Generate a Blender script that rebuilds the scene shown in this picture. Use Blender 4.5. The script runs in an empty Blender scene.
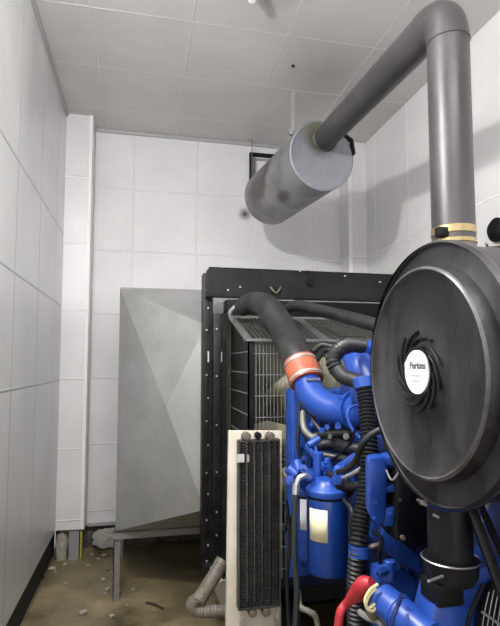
import bpy, bmesh, math, random
from mathutils import Vector, Matrix
random.seed(7)
S = bpy.context.scene
C = S.collection
PI = math.pi
V = Vector
# ------------------------------------------------------------------ camera
CAM = V((0, 0, 1.6)); YAW = math.radians(12.15); PIT = math.radians(4.1); F = 500.0; CX, CY = 250.0, 328.0
fw = V((math.sin(YAW)*math.cos(PIT), math.cos(YAW)*math.cos(PIT), math.sin(PIT)))
rt = V((math.cos(YAW), -math.sin(YAW), 0)); up = rt.cross(fw)
cd = bpy.data.cameras.new('camera'); cam = bpy.data.objects.new('camera', cd); C.objects.link(cam)
cam.location = CAM
cam.rotation_euler = (PI/2+PIT, 0, -YAW)
cd.sensor_fit = 'HORIZONTAL'; cd.sensor_width = 36; cd.lens = 36*F/500
cd.shift_y = (CY-313)/500; cd.clip_start = 0.02
S.camera = cam
def ray(x, y): return fw + rt*((x-CX)/F) - up*((y-CY)/F)
def at(x, y, Y): r = ray(x, y); return CAM + r*(Y/r.y)
def atX(x, y, X): r = ray(x, y); return CAM + r*(X/r.x)
def atZ(x, y, Z): r = ray(x, y); return CAM + r*((Z-CAM.z)/r.z)
# ------------------------------------------------------------------ materials
def mat(name, col, rough=.5, metal=0.0, noise=0.0, scale=8, col2=None, bump=0.0, bscale=60, rnoise=0.0, spec=.5, stretch=None, lo=.4, hi=.65):
    m = bpy.data.materials.new(name); m.use_nodes = True
    nt = m.node_tree; b = nt.nodes['Principled BSDF']
    b.inputs['Base Color'].default_value = (*col, 1); b.inputs['Roughness'].default_value = rough
    b.inputs['Metallic'].default_value = metal; b.inputs['Specular IOR Level'].default_value = spec
    tc = nt.nodes.new('ShaderNodeTexCoord')
    src = tc.outputs['Object']
    if stretch:
        mp = nt.nodes.new('ShaderNodeMapping'); mp.inputs['Scale'].default_value = stretch
        nt.links.new(src, mp.inputs['Vector']); src = mp.outputs['Vector']
    if col2 is not None:
        n = nt.nodes.new('ShaderNodeTexNoise'); n.inputs['Scale'].default_value = scale; n.inputs['Detail'].default_value = 6
        n.inputs['Roughness'].default_value = .6
        nt.links.new(src, n.inputs['Vector'])
        r = nt.nodes.new('ShaderNodeMapRange'); r.inputs['From Min'].default_value = lo; r.inputs['From Max'].default_value = hi
        r.inputs['To Max'].default_value = noise if noise else 1
        nt.links.new(n.outputs['Fac'], r.inputs['Value'])
        mx = nt.nodes.new('ShaderNodeMix'); mx.data_type = 'RGBA'
        mx.inputs[6].default_value = (*col, 1); mx.inputs[7].default_value = (*col2, 1)
        nt.links.new(r.outputs['Result'], mx.inputs[0]); nt.links.new(mx.outputs[2], b.inputs['Base Color'])
        if rnoise:
            r2 = nt.nodes.new('ShaderNodeMapRange'); r2.inputs['From Min'].default_value = .3; r2.inputs['From Max'].default_value = .7
            r2.inputs['To Min'].default_value = max(.02, rough-rnoise); r2.inputs['To Max'].default_value = min(1, rough+rnoise)
            nt.links.new(n.outputs['Fac'], r2.inputs['Value']); nt.links.new(r2.outputs['Result'], b.inputs['Roughness'])
    if bump:
        n = nt.nodes.new('ShaderNodeTexNoise'); n.inputs['Scale'].default_value = bscale; n.inputs['Detail'].default_value = 4
        nt.links.new(src, n.inputs['Vector'])
        bp = nt.nodes.new('ShaderNodeBump'); bp.inputs['Strength'].default_value = bump; bp.inputs['Distance'].default_value = .02
        nt.links.new(n.outputs['Fac'], bp.inputs['Height']); nt.links.new(bp.outputs['Normal'], b.inputs['Normal'])
    return m
def panel_mat(name, col, seams, joint, rough=.4, metal=0.0, wave=0.0, wstretch=(1, 1, 1), col2=None, stains=(), jw=.012):
    """painted sheet panels; seams = [(axis, offset, spacing)] in world metres; stains = [(centre, radii, strength)]"""
    m = bpy.data.materials.new(name); m.use_nodes = True
    nt = m.node_tree; N = nt.nodes; L = nt.links; b = N['Principled BSDF']
    b.inputs['Roughness'].default_value = rough; b.inputs['Metallic'].default_value = metal
    g = N.new('ShaderNodeNewGeometry'); sp = N.new('ShaderNodeSeparateXYZ'); L.new(g.outputs['Position'], sp.inputs[0])
    def M(op, a, c=None, clamp=False):
        n = N.new('ShaderNodeMath'); n.operation = op; n.use_clamp = clamp
        for i, v in enumerate((a, c)):
            if v is None: continue
            if isinstance(v, (int, float)): n.inputs[i].default_value = v
            else: L.new(v, n.inputs[i])
        return n.outputs[0]
    tot = None
    for ax, off, spc in seams:
        t = M('DIVIDE', M('SUBTRACT', sp.outputs[ax], off-spc*50), spc)
        t = M('ABSOLUTE', M('SUBTRACT', M('FRACT', M('ADD', t, .5)), .5))
        t = M('SUBTRACT', 1.0, M('DIVIDE', t, jw/spc/2*1.3), True)
        t = M('MULTIPLY', t, 2.0, True)
        tot = t if tot is None else M('MAXIMUM', tot, t)
    n = N.new('ShaderNodeTexNoise'); n.inputs['Scale'].default_value = 1.7; n.inputs['Detail'].default_value = 5
    L.new(g.outputs['Position'], n.inputs['Vector'])
    r = N.new('ShaderNodeMapRange'); r.inputs['From Min'].default_value = .35; r.inputs['From Max'].default_value = .7
    L.new(n.outputs['Fac'], r.inputs['Value'])
    mx = N.new('ShaderNodeMix'); mx.data_type = 'RGBA'; mx.inputs[6].default_value = (*col, 1)
    mx.inputs[7].default_value = (*(col2 or [c*.88 for c in col]), 1); L.new(r.outputs['Result'], mx.inputs[0])
    out = mx.outputs[2]
    for cen, rad, st in stains:
        vs = N.new('ShaderNodeVectorMath'); vs.operation = 'SUBTRACT'; L.new(g.outputs['Position'], vs.inputs[0]); vs.inputs[1].default_value = cen
        vd = N.new('ShaderNodeVectorMath'); vd.operation = 'DIVIDE'; L.new(vs.outputs[0], vd.inputs[0]); vd.inputs[1].default_value = rad
        ln = N.new('ShaderNodeVectorMath'); ln.operation = 'LENGTH'; L.new(vd.outputs[0], ln.inputs[0])
        f = M('MULTIPLY', M('SUBTRACT', 1.0, ln.outputs['Value'], True), st)
        m2 = N.new('ShaderNodeMix'); m2.data_type = 'RGBA'; L.new(f, m2.inputs[0]); L.new(out, m2.inputs[6]); m2.inputs[7].default_value = (.05, .04, .04, 1)
        out = m2.outputs[2]
    if tot is not None:
        m3 = N.new('ShaderNodeMix'); m3.data_type = 'RGBA'; L.new(tot, m3.inputs[0]); L.new(out, m3.inputs[6]); m3.inputs[7].default_value = (*joint, 1)
        out = m3.outputs[2]
    L.new(out, b.inputs['Base Color'])
    h = None
    if wave:
        mp = N.new('ShaderNodeMapping'); mp.inputs['Scale'].default_value = wstretch; L.new(g.outputs['Position'], mp.inputs['Vector'])
        w = N.new('ShaderNodeTexNoise'); w.inputs['Scale'].default_value = 1; w.inputs['Detail'].default_value = 1.5
        L.new(mp.outputs[0], w.inputs['Vector'])
        h = M('MULTIPLY', w.outputs['Fac'], wave)
    if tot is not None:
        hh = M('MULTIPLY', tot, .004); h = hh if h is None else M('ADD', h, hh)
    if h is not None:
        bp = N.new('ShaderNodeBump'); bp.inputs['Distance'].default_value = 1; bp.inputs['Strength'].default_value = 1
        L.new(h, bp.inputs['Height']); L.new(bp.outputs['Normal'], b.inputs['Normal'])
    return m
ZS = ('Z', 1.475, .575)
M_wl = panel_mat('left_panels', (.76, .76, .755), [('Z', atX(0, 262, -.668).z, 20), ('Z', atX(0, 392, -.668).z, 20), ('Z', atX(0, 130, -.668).z, 20), ('Y', atX(13, 330, -.668).y, atX(37, 330, -.668).y-atX(13, 330, -.668).y)], (.42, .42, .41), .34, .25, .028, (1, 2.4, .6))
M_wb = panel_mat('back_panels', (.72, .715, .72), [('Z', 1.475, .575), ('X', -.10, .58)], (.755, .755, .755), .45, 0,
                 stains=[((at(245, 214, 4.64).x, 4.64, at(245, 214, 4.64).z), (.075, .4, .075), 1.1)], jw=.012)
M_wr = panel_mat('right_panels', (.75, .745, .74), [('Z', 1.475, 1.15), ('Y', 3.63, .58)], (.88, .88, .87), .45, 0)
M_wf = panel_mat('front_panels', (.7, .7, .7), [('Z', .33, .57), ('X', .2, .6)], (.5, .5, .5), .5, 0)
M_col = panel_mat('column_panels', (.73, .72, .73), [('Z', 1.475, .575)], (.84, .84, .83), .45, .1)
M_ceil = panel_mat('ceiling_panels', (.60, .59, .575), [('X', atZ(190, 40, 3.75).x, .62), ('Y', atZ(250, 30, 3.75).y, (atZ(250, 124, 3.75).y-atZ(250, 30, 3.75).y)/2)], (.70, .69, .67), .45, .2, .004, (1.3, 1.3, 1.3),
                   col2=(.51, .50, .485), stains=[((.68, 2.6, 3.75), (.34, .22, .2), .5), ((1.3, 3.4, 3.75), (.5, .7, .3), .35)], jw=.009)
M_trim = mat('trim_white', (.82, .82, .81), .4)
M_edge = mat('panel_edge_grey', (.42, .42, .42), .45, .4)
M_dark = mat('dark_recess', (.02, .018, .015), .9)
M_mason = mat('rough_masonry', (.05, .045, .04), .95, col2=(.15, .14, .12), scale=14, bump=.6, bscale=30)  # masonry colour darkened to carry the shade under the duct
M_galv = mat('galvanised_sheet', (.52, .525, .52), .36, .6, col2=(.42, .425, .415), scale=3, rnoise=.06)
M_leg = mat('grey_angle_iron', (.22, .215, .205), .5, .4)
M_steel = mat('muffler_steel', (.24, .24, .238), .42, .4, col2=(.16, .16, .16), scale=5, rnoise=.08)
M_cap = mat('muffler_cap_steel', (.20, .21, .235), .45, .2, col2=(.165, .172, .195), scale=5)
M_rust = mat('soot_weld', (.03, .028, .022), .8, .1, col2=(.12, .115, .06), scale=18)
M_pipe = mat('pipe_grey_paint', (.036, .033, .035), .42, .1, col2=(.066, .061, .064), scale=6, rnoise=.08, stretch=(1, 1, .4))
M_blk = mat('black_paint', (.006, .006, .007), .4, 0, col2=(.018, .018, .018), scale=9, noise=.7, rnoise=.1, spec=.22)
M_blk2 = mat('black_matte', (.004, .004, .005), .6, spec=.2)
M_filter = mat('air_cleaner_black', (.010, .0095, .010), .42, 0, col2=(.07, .067, .07), scale=4.5, noise=.8, spec=.35, rnoise=.08, bump=.05, bscale=90, stretch=(1, 2.2, .8), lo=.45, hi=.8)
M_rub = mat('rubber_hose', (.014, .014, .015), .42, 0, col2=(.035, .035, .036), scale=12, noise=.7)
M_rub2 = mat('black_rubber', (.008, .008, .009), .5)
M_blue = mat('engine_blue', (.014, .055, .30), .34, 0, col2=(.02, .08, .38), scale=6, rnoise=.08, spec=.5)
M_blued = mat('filter_blue', (.005, .03, .17), .3, 0, spec=.5)
M_navy = mat('block_blue', (.006, .022, .14), .5, 0, col2=(.004, .008, .04), scale=7)
M_cream = mat('cream_paint', (.54, .49, .41), .5, 0, col2=(.44, .40, .33), scale=5)
M_fin = mat('cooler_fins', (.024, .024, .022), .5, .2, col2=(.045, .043, .038), scale=20)
M_brass = mat('brass', (.42, .33, .17), .3, .9)
M_chrome = mat('bright_steel', (.62, .61, .58), .32, .85)
M_worn = mat('worn_bolt', (.16, .14, .11), .5, .5)
M_wire = mat('grille_wire', (.34, .34, .33), .45, .5)
M_frame = mat('grille_frame', (.17, .17, .165), .45, .4)
M_orange = mat('orange_silicone', (.40, .085, .04), .5, col2=(.42, .12, .06), scale=25)
M_red = mat('red_cable', (.38, .022, .03), .42)
M_yel = mat('yellow_wire', (.62, .53, .28), .5)
M_label = mat('cream_label', (.78, .72, .48), .5)
M_white = mat('white_label', (.86, .86, .86), .4)
M_text = mat('print_grey', (.10, .10, .13), .5)
M_textl = mat('print_pale', (.5, .5, .53), .5)
M_fan = mat('fan_plastic', (.42, .40, .26), .5)
M_core = mat('radiator_core', (.10, .10, .075), .6, .3)
M_conduit = mat('grey_conduit', (.20, .185, .15), .5, .1, col2=(.14, .125, .10), scale=15)
M_insul = mat('yellow_insulation', (.50, .45, .08), .9, col2=(.2, .18, .05), scale=40, bump=.8, bscale=50)
M_stone = mat('rubble', (.42, .39, .33), .9, col2=(.25, .23, .2), scale=20, bump=.4, bscale=40)
M_wood = mat('dark_stick', (.05, .035, .025), .8)
# floor
def floor_mat():
    m = bpy.data.materials.new('wet_concrete'); m.use_nodes = True
    nt = m.node_tree; N = nt.nodes; L = nt.links; b = N['Principled BSDF']
    g = N.new('ShaderNodeNewGeometry')
    n = N.new('ShaderNodeTexNoise'); n.inputs['Scale'].default_value = 2.6; n.inputs['Detail'].default_value = 8; n.inputs['Roughness'].default_value = .62
    L.new(g.outputs['Position'], n.inputs['Vector'])
    cr = N.new('ShaderNodeValToRGB'); e = cr.color_ramp.elements
    e[0].position = .3; e[0].color = (.085, .062, .032, 1); e[1].position = .72; e[1].color = (.37, .31, .185, 1)
    x = cr.color_ramp.elements.new(.5); x.color = (.20, .162, .088, 1)
    L.new(n.outputs['Fac'], cr.inputs[0]); L.new(cr.outputs[0], b.inputs['Base Color'])
    r = N.new('ShaderNodeMapRange'); r.inputs['From Min'].default_value = .35; r.inputs['From Max'].default_value = .65
    r.inputs['To Min'].default_value = .22; r.inputs['To Max'].default_value = .7
    L.new(n.outputs['Fac'], r.inputs['Value']); L.new(r.outputs[0], b.inputs['Roughness'])
    n2 = N.new('ShaderNodeTexNoise'); n2.inputs['Scale'].default_value = 25; n2.inputs['Detail'].default_value = 6
    L.new(g.outputs['Position'], n2.inputs['Vector'])
    bp = N.new('ShaderNodeBump'); bp.inputs['Strength'].default_value = .35; bp.inputs['Distance'].default_value = .01
    L.new(n2.outputs['Fac'], bp.inputs['Height']); L.new(bp.outputs[0], b.inputs['Normal'])
    return m
M_floor = floor_mat()
# ------------------------------------------------------------------ mesh builder
WL = {}
def spline(pts, steps=8):
    if len(pts) < 3 or steps <= 1: return [V(p) for p in pts]
    P = [V(p) for p in pts]; P = [P[0]*2-P[1]] + P + [P[-1]*2-P[-2]]; o = []
    for i in range(1, len(P)-2):
        a, b, c, d = P[i-1:i+3]
        for k in range(steps):
            t = k/steps
            o.append(.5*((2*b)+(c-a)*t+(2*a-5*b+4*c-d)*t*t+(3*b-a-3*c+d)*t**3))
    o.append(P[-2]); return o
def frame_of(d):
    d = d.normalized(); a = V((0, 0, 1)) if abs(d.z) < .9 else V((1, 0, 0))
    u = d.cross(a).normalized(); return u, d.cross(u).normalized()
class B:
    def __init__(s): s.bm = bmesh.new()
    def box(s, c, size, rot=None, bev=0.0, seg=2):
        r = bmesh.ops.create_cube(s.bm, size=1); vs = r['verts']
        m = Matrix.Translation(V(c)) @ (rot.to_4x4() if rot is not None else Matrix()) @ Matrix.Diagonal((*size, 1))
        bmesh.ops.transform(s.bm, matrix=m, verts=vs)
        if bev:
            es = list({e for v in vs for e in v.link_edges})
            bmesh.ops.bevel(s.bm, geom=es, offset=bev, segments=seg, affect='EDGES', profile=.5)
        return s
    def span(s, a, b, bev=0.0):
        a = V(a); b = V(b); return s.box((a+b)/2, [abs(b[i]-a[i]) for i in range(3)], bev=bev)
    def bar(s, a, b, w, h=None, bev=0.0, upv=None):
        a = V(a); b = V(b); d = (b-a); L = d.length; z = d.normalized()
        u = V(upv) if upv else (V((0, 0, 1)) if abs(z.z) < .9 else V((0, 1, 0)))
        x = u.cross(z).normalized(); y = z.cross(x)
        R = Matrix((x, y, z)).transposed()
        return s.box((a+b)/2, (w, h or w, L), R, bev)
    def tube(s, pts, r, n=14, steps=8, corr=None, cap=True):
        P = spline(pts, steps) if len(pts) > 2 else [V(p) for p in pts]
        rs = r if isinstance(r, (list, tuple)) else None
        if corr:                                        # resample evenly, rings every quarter pitch
            pitch, amp = corr; cum = [0]
            for i in range(1, len(P)): cum.append(cum[-1]+(P[i]-P[i-1]).length)
            k = max(4, int(cum[-1]/(pitch/4))); Q = []; j = 0
            for i in range(k+1):
                t = cum[-1]*i/k
                while j < len(cum)-2 and cum[j+1] < t: j += 1
                f = (t-cum[j])/max(1e-9, cum[j+1]-cum[j]); Q.append(P[j].lerp(P[j+1], min(1, f)))
            P = Q
        m = len(P); u = None; rings = []
        for i, p in enumerate(P):
            d = (P[min(i+1, m-1)]-P[max(i-1, 0)]).normalized()
            if u is None: u, _ = frame_of(d)
            u = (u - d*u.dot(d)).normalized(); w = d.cross(u)
            if rs:
                t = i/(m-1)*(len(rs)-1); k = min(int(t), len(rs)-2); rr = rs[k]+(rs[k+1]-rs[k])*(t-k)
            else: rr = r
            if corr: rr += (0, corr[1], 0, -corr[1])[i % 4]
            rings.append([s.bm.verts.new(p+(u*math.cos(a)+w*math.sin(a))*rr) for a in [2*PI*k/n for k in range(n)]])
        for i in range(m-1):
            for k in range(n):
                s.bm.faces.new((rings[i][k], rings[i][(k+1) % n], rings[i+1][(k+1) % n], rings[i+1][k]))
        if cap: s.bm.faces.new(rings[0][::-1]); s.bm.faces.new(rings[-1])
        return s
    def lathe(s, prof, o, axis, n=48, capped=True):
        o = V(o); d = V(axis).normalized(); u, w = frame_of(d); rings = []
        for r, t in prof:
            if r < 1e-6: rings.append([s.bm.verts.new(o+d*t)])
            else: rings.append([s.bm.verts.new(o+d*t+(u*math.cos(2*PI*k/n)+w*math.sin(2*PI*k/n))*r) for k in range(n)])
        for a, b in zip(rings, rings[1:]):
            for k in range(n):
                f = [a[k % len(a)], a[(k+1) % len(a)], b[(k+1) % len(b)], b[k % len(b)]]
                f2 = []
                for v in f:
                    if v not in f2: f2.append(v)
                if len(f2) > 2: s.bm.faces.new(f2)
        if capped:
            if len(rings[0]) > 1: s.bm.faces.new(rings[0][::-1])
            if len(rings[-1]) > 1: s.bm.faces.new(rings[-1])
        return s
    def cyl(s, a, b, r, n=20):
        a = V(a); b = V(b); L = (b-a).length; e = min(r*.12, L*.2)
        return s.lathe([(r-e, 0), (r, e), (r, L-e), (r-e, L)], a, b-a, n)
    def hexn(s, c, axis, r, t):
        return s.lathe([(r, 0), (r, t), (r*.5, t), (r*.5, t*1.5)], c, axis, 6)
    def prism(s, pts, off, bev=0.0):
        off = V(off); a = [s.bm.verts.new(V(p)) for p in pts]; b = [s.bm.verts.new(V(p)+off) for p in pts]; n = len(a)
        fs = [s.bm.faces.new(a), s.bm.faces.new(b[::-1])]
        for i in range(n): fs.append(s.bm.faces.new((a[i], b[i], b[(i+1) % n], a[(i+1) % n])))
        if bev:
            es = list({e for f in fs for e in f.edges}); bmesh.ops.bevel(s.bm, geom=es, offset=bev, segments=2, affect='EDGES', profile=.5)
        return s
    def faces(s, vs, fs):
        a = [s.bm.verts.new(V(p)) for p in vs]
        for f in fs: s.bm.faces.new([a[i] for i in f])
        return s
    def blob(s, c, size, seed=0, sub=2, amp=.25):
        rr = random.Random(seed); r = bmesh.ops.create_icosphere(s.bm, subdivisions=sub, radius=1)
        for v in r['verts']:
            k = 1+rr.uniform(-amp, amp)
            v.co = V((v.co.x*size[0]*k, v.co.y*size[1]*k, v.co.z*size[2]*k))+V(c)
        return s
    def obj(s, name, m, parent=None, smooth=True, origin=None, solid=0):
        bmesh.ops.recalc_face_normals(s.bm, faces=s.bm.faces[:])
        me = bpy.data.meshes.new(name)
        if origin is None:
            xs = [v.co for v in s.bm.verts]
            mn = V([min(c[i] for c in xs) for i in range(3)]); mxx = V([max(c[i] for c in xs) for i in range(3)])
            origin = V(((mn.x+mxx.x)/2, (mn.y+mxx.y)/2, mn.z))
        origin = V(origin)
        bmesh.ops.translate(s.bm, vec=-origin, verts=s.bm.verts[:])
        if smooth:
            for f in s.bm.faces: f.smooth = True
            for e in s.bm.edges:
                if len(e.link_faces) == 2 and e.calc_face_angle(0) > math.radians(38): e.smooth = False
        s.bm.to_mesh(me); s.bm.free(); me.materials.append(m)
        o = bpy.data.objects.new(name, me); C.objects.link(o); WL[o.name] = origin
        if parent is not None: o.parent = parent; o.location = origin-WL[parent.name]
        else: o.location = origin
        if solid:
            md = o.modifiers.new('thickness', 'SOLIDIFY'); md.thickness = solid; md.offset = -1
        return o
def tag(o, label, cat, group=None):
    o['label'] = label; o['category'] = cat
    if group: o['group'] = group
    return o
def thing(name, label, cat, loc, group=None):
    o = bpy.data.objects.new(name, None); o.empty_display_size = .1; C.objects.link(o); o.location = V(loc); WL[o.name] = V(loc)
    return tag(o, label, cat, group)
def struct(o): o['kind'] = 'structure'; return o
# ------------------------------------------------------------------ room
XL, XR, YB, YF, ZC = -.668, 2.10, 4.64, -1.6, 3.75
T = .1
struct(B().span((XL-T-.05, YF-T, -T), (XR+T, YB+T, 0)).obj('floor', M_floor, smooth=False))
struct(B().span((XL-T-.05, YF-T, ZC), (XR+T, YB+T, ZC+T)).obj('ceiling', M_ceil, smooth=False))
struct(B().span((XL-.04, YF, .25), (XL, YB, ZC)).obj('wall_left', M_wl, smooth=False))
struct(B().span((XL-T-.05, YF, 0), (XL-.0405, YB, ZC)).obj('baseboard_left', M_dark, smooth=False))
struct(B().span((XL-.04, YB, .205), (XR+T, YB+.05, ZC)).obj('wall_back', M_wb, smooth=False))
struct(B().span((XL-.04, YB+.052, 0), (XR+T, YB+T, ZC)).obj('baseboard_back', M_mason, smooth=False))
struct(B().span((XR, YF, 0), (XR+T, YB, ZC)).obj('wall_right', M_wr, smooth=False))
struct(B().span((XL-T-.05, YF-T, 0), (XR+T, YF, ZC)).obj('wall_front', M_wf, smooth=False))
# corner casings
def casing(x0, x1, name, strip_x, sgn):
    struct(B().span((x0, 4.40, .25), (x1, YB-.002, ZC)).obj(name, M_col, smooth=False))
casing(XL+.001, -.448, 'trim_1', 0, 1)
casing(1.925, XR-.001, 'trim_2', 0, -1)
struct(B().span((-.474, 4.392, .25), (-.443, 4.402, ZC)).span((-.447, 4.392, .25), (-.441, 4.5, ZC)).obj('trim_3', M_trim, smooth=False))
struct(B().span((1.912, 4.392, .25), (1.945, 4.402, ZC)).obj('trim_4', M_trim, smooth=False))
struct(B().span((XL+.001, YF, ZC-.03), (XL+.018, 4.39, ZC-.001)).obj('trim_5', M_edge, smooth=False))
struct(B().span((-.44, YB-.02, ZC-.03), (1.91, YB-.001, ZC-.001)).obj('trim_6', M_edge, smooth=False))
struct(B().span((-.44, YB-.022, .2), (.2, YB-.001, .225)).obj('trim_7', M_edge, smooth=False))
# masonry lump and stuff under the left casing
tag(B().blob((-.625, 4.47, .08), (.05, .05, .15), 3, 3, .12).obj('rubble_block', M_stone), 'pale upright lump of masonry in the left corner under the casing', 'rubble')
tag(B().blob((-.575, 4.55, .16), (.05, .035, .07), 5, 3, .25).obj('insulation_wad', M_insul), 'yellow insulation wad stuffed under the left corner casing', 'insulation')
sb = B(); sb.span((-.565, 4.43, 0), (-.487, 4.435, .249)); sb.span((-.565, 4.435, 0), (-.56, 4.48, .249)); sb.span((-.492, 4.435, 0), (-.487, 4.48, .249))
for k in range(4): sb.span((-.555+k*.018, 4.426, 0), (-.549+k*.018, 4.431, .249))
tag(sb.obj('metal_stud', mat('stud_grey', (.33, .33, .34), .5, .4), smooth=False), 'grey ribbed metal stud standing below the left corner casing', 'metal stud')
tag(B().span((-.478, 4.43, 0), (-.462, 4.47, .249), bev=.003).obj('yellow_strip', M_insul), 'narrow yellow strip beside the grey stud at the corner', 'strip')
tag(B().blob((-.27, 4.585, .10), (.12, .035, .08), 11, 3, .2).obj('concrete_chunk', mat('chunk', (.36, .34, .31), .9, bump=.4, bscale=30)), 'pale broken concrete chunk below the back wall panels', 'rubble')
# ------------------------------------------------------------------ rubble on floor
rub = [(92, 555, .018), (98, 559, .014), (104, 556, .02), (88, 566, .016), (52, 570, .03), (65, 565, .02), (55, 573, .014), (103, 580, .02), (108, 590, .022), (105, 594, .012),
       (66, 584, .012), (83, 614, .03), (40, 595, .012), (112, 617, .02), (120, 592, .014), (133, 590, .014), (127, 605, .01)]
lab = ['under the back wall panels, left of three', 'under the back wall panels, middle of three', 'under the back wall panels, right of three', 'in front of the metal stud', 'below the left corner, largest there',
       'below the left corner, nearest the casing', 'below the left corner, smallest there', 'beside the duct leg, farthest from camera', 'beside the duct leg, largest', 'beside the duct leg, tiny',
       'alone on the open floor before the corner', 'flat and large near the photo bottom', 'against the left wall recess', 'at the photo bottom right of the flat one', 'just left of the duct leg foot', 'just right of the duct leg foot', 'in front of the duct leg foot']
for i, (x, y, r) in enumerate(rub):
    p = atZ(x, y, 0)
    tag(B().blob((p.x, p.y, r*.42), (r, r*.9, r*.5), i+20, 1, .25).obj('rubble_piece', M_stone, smooth=False), 'small pale rubble piece '+lab[i], 'rubble', 'rubble on the floor')
a, b_ = atZ(146, 604, 0), atZ(163, 610, 0)
tag(B().tube([V((a.x, a.y, .01)), V(((a.x+b_.x)/2, (a.y+b_.y)/2+.01, .012)), V((b_.x, b_.y, .009))], .008, 7).obj('stick', M_wood), 'short dark stick lying on the wet floor before the duct', 'stick')
# ------------------------------------------------------------------ air duct
DY = 3.6; dx0 = at(118, 400, DY).x; dz1 = at(118, 288, DY).z; dz0 = at(118, 531, DY).z; dx1 = 1.98
RY = 3.10; rx0 = .385; rx1 = 1.755; rz0 = at(202, 510, RY).z; rz1 = at(200, 325, RY).z
t = thing('air_duct', 'large grey galvanised sheet metal duct behind the radiator with creased flared side', 'duct', (.9, 3.9, 0))
bx = B()
q = [(dx0, DY, dz0), (dx1, DY, dz0), (dx1, DY, dz1), (dx0, DY, dz1), (dx0, YB-.003, dz0), (dx1-.12, YB-.003, dz0), (dx1-.12, YB-.003, dz1), (dx0, YB-.003, dz1)]
bx.faces(q, [(0, 1, 5, 4), (1, 2, 6, 5), (2, 3, 7, 6), (3, 0, 4, 7)])
bx.obj('duct_box', M_galv, t, smooth=False, solid=.004)
fl = B(); m = V((dx0+rx0, 0, 0))*.5
cl = at(166, 407, 3.20)
ring0 = [V((rx0, RY, rz0)), V((rx1, RY, rz0)), V((rx1, RY, rz1)), V((rx0, RY, rz1))]
ring1 = [V(q[i]) for i in range(4)]
cr_ = V(((dx1+rx1)/2+.03, (DY+RY)/2, 1.30))
fl.faces(ring0+ring1+[cl, cr_], [(3, 2, 6, 7), (0, 1, 5, 4), (0, 3, 8), (3, 7, 8), (7, 4, 8), (4, 0, 8), (1, 2, 9), (2, 6, 9), (6, 5, 9), (5, 1, 9)])
fo = fl.obj('flared_section', M_galv, t, smooth=False, solid=.004)
fr = B()
for a, b_ in ((ring1[0], ring1[3]), (ring1[3], ring1[2]), (ring1[0], ring1[1])): fr.bar(a+V((.006, .008, 0)), b_+V((.006, .008, 0)), .012, .012)
fr.obj('seam_flange', M_leg, t, smooth=False)
for X, Y, nm in ((dx0+.0, DY+.02, 0), (dx0+.0, 4.38, 1), (dx1-.16, DY+.02, 2), (dx1-.16, 4.2, 3)):
    lg = B(); lg.span((X-.012, Y, 0), (X+.03, Y+.006, dz0-.01)); lg.span((X-.012, Y, 0), (X-.006, Y+.042, dz0-.01)); lg.obj('leg', M_leg, t, smooth=False)
cb = B(); cb.span((dx0-.012, DY-.004, dz0-.055), (dx1-.02, DY+.002, dz0-.01)).span((dx0-.012, DY-.004, dz0-.016), (dx1-.02, DY+.045, dz0-.01)).span((dx0-.012, DY, dz0-.05), (dx0-.006, 4.45, dz0-.01))
cb.obj('support_rail', M_leg, t, smooth=False)
# ------------------------------------------------------------------ radiator
t = thing('radiator', 'tall black generator radiator with bolted frame and wire fan guard', 'radiator', (1.07, 2.95, .4))
L0, L1 = .355, 1.785
for sx in (0, 1):
    f = B()
    def X(v): return v if not sx else 2.14-v
    f.span((X(L0), 2.99, .45), (X(L0+.045), 3.09, 2.15), bev=.003)
    f.span((X(L0+.055), 2.93, .45), (X(L0+.115), 3.05, 1.9), bev=.003)
    f.span((X(L0+.04), 2.99, .45), (X(L0+.06), 3.0, 2.1))
    f.span((X(L0+.105), 2.90, .45), (X(L0+.13), 3.05, 1.9))
    f.obj('side_frame', M_blk, t)
tp = B(); z0, z1 = at(300, 299, 2.945).z, at(300, 270.5, 2.945).z
tp.prism([(L0+.012, 2.945, z0), (L1-.012, 2.945, z0), (L1-.012, 2.945, z1-.03), (L1-.035, 2.945, z1), (L0+.035, 2.945, z1), (L0+.012, 2.945, z1-.03)], (0, .006, 0))
tp.span((L0+.03, 2.945, z1-.006), (L1-.03, 3.09, z1)).span((L0+.012, 2.945, z0), (L1-.012, 3.0, z0+.006))
tp.obj('top_plate', M_blk, t)
hp = B(); c = at(276, 290, 2.94); hp.box((c.x, 2.943, c.z), (.06, .012, .045), bev=.004); hp.obj('lifting_slot', M_blk2, t)
hp = B(); hp.tube([at(270+0, 287, 2.935), at(276, 293, 2.925), at(281, 287, 2.935)], .006, 8); hp.obj('lifting_hook', M_worn, t)
for (x, y) in ((311, 283), (307, 272)):
    c = at(x, y, 2.94); B().cyl((c.x, 2.946, c.z), (c.x, 2.925, c.z), .022 if y > 280 else .008, 16).obj('plate_plug', M_blk2, t)
for (x, y) in ((222, 267), (228, 290), (240, 287), (380, 282), (300, 271), (262, 268), (345, 276)):
    c = at(x, y, 2.94); B().cyl((c.x, 2.946, c.z), (c.x, 2.934, c.z), .0055, 8).obj('plate_bolt', M_chrome, t)
for i, y in enumerate((290, 308, 330, 352, 375, 398, 421, 445, 473, 494, 520, 545, 561)):
    c = at(208 if i % 2 else 206.5, y, 2.99); B().cyl((c.x, 2.992, c.z), (c.x, 2.982, c.z), .0055, 8).obj('frame_bolt', M_chrome, t)
for i, y in enumerate((329, 376, 425, 472, 512, 535)):
    c = at(216.5, y, 2.93); B().cyl((c.x, 2.932, c.z), (c.x, 2.92, c.z), .0055, 8).obj('frame_bolt', M_chrome, t)
for (x, y) in ((208.5, 357), (222, 357)):
    c = at(x, y, 2.92); B().span((c.x-.004, 2.925, c.z-.03), (c.x+.004, 2.931, c.z+.03)).obj('frame_slot', M_chrome, t)
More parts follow.
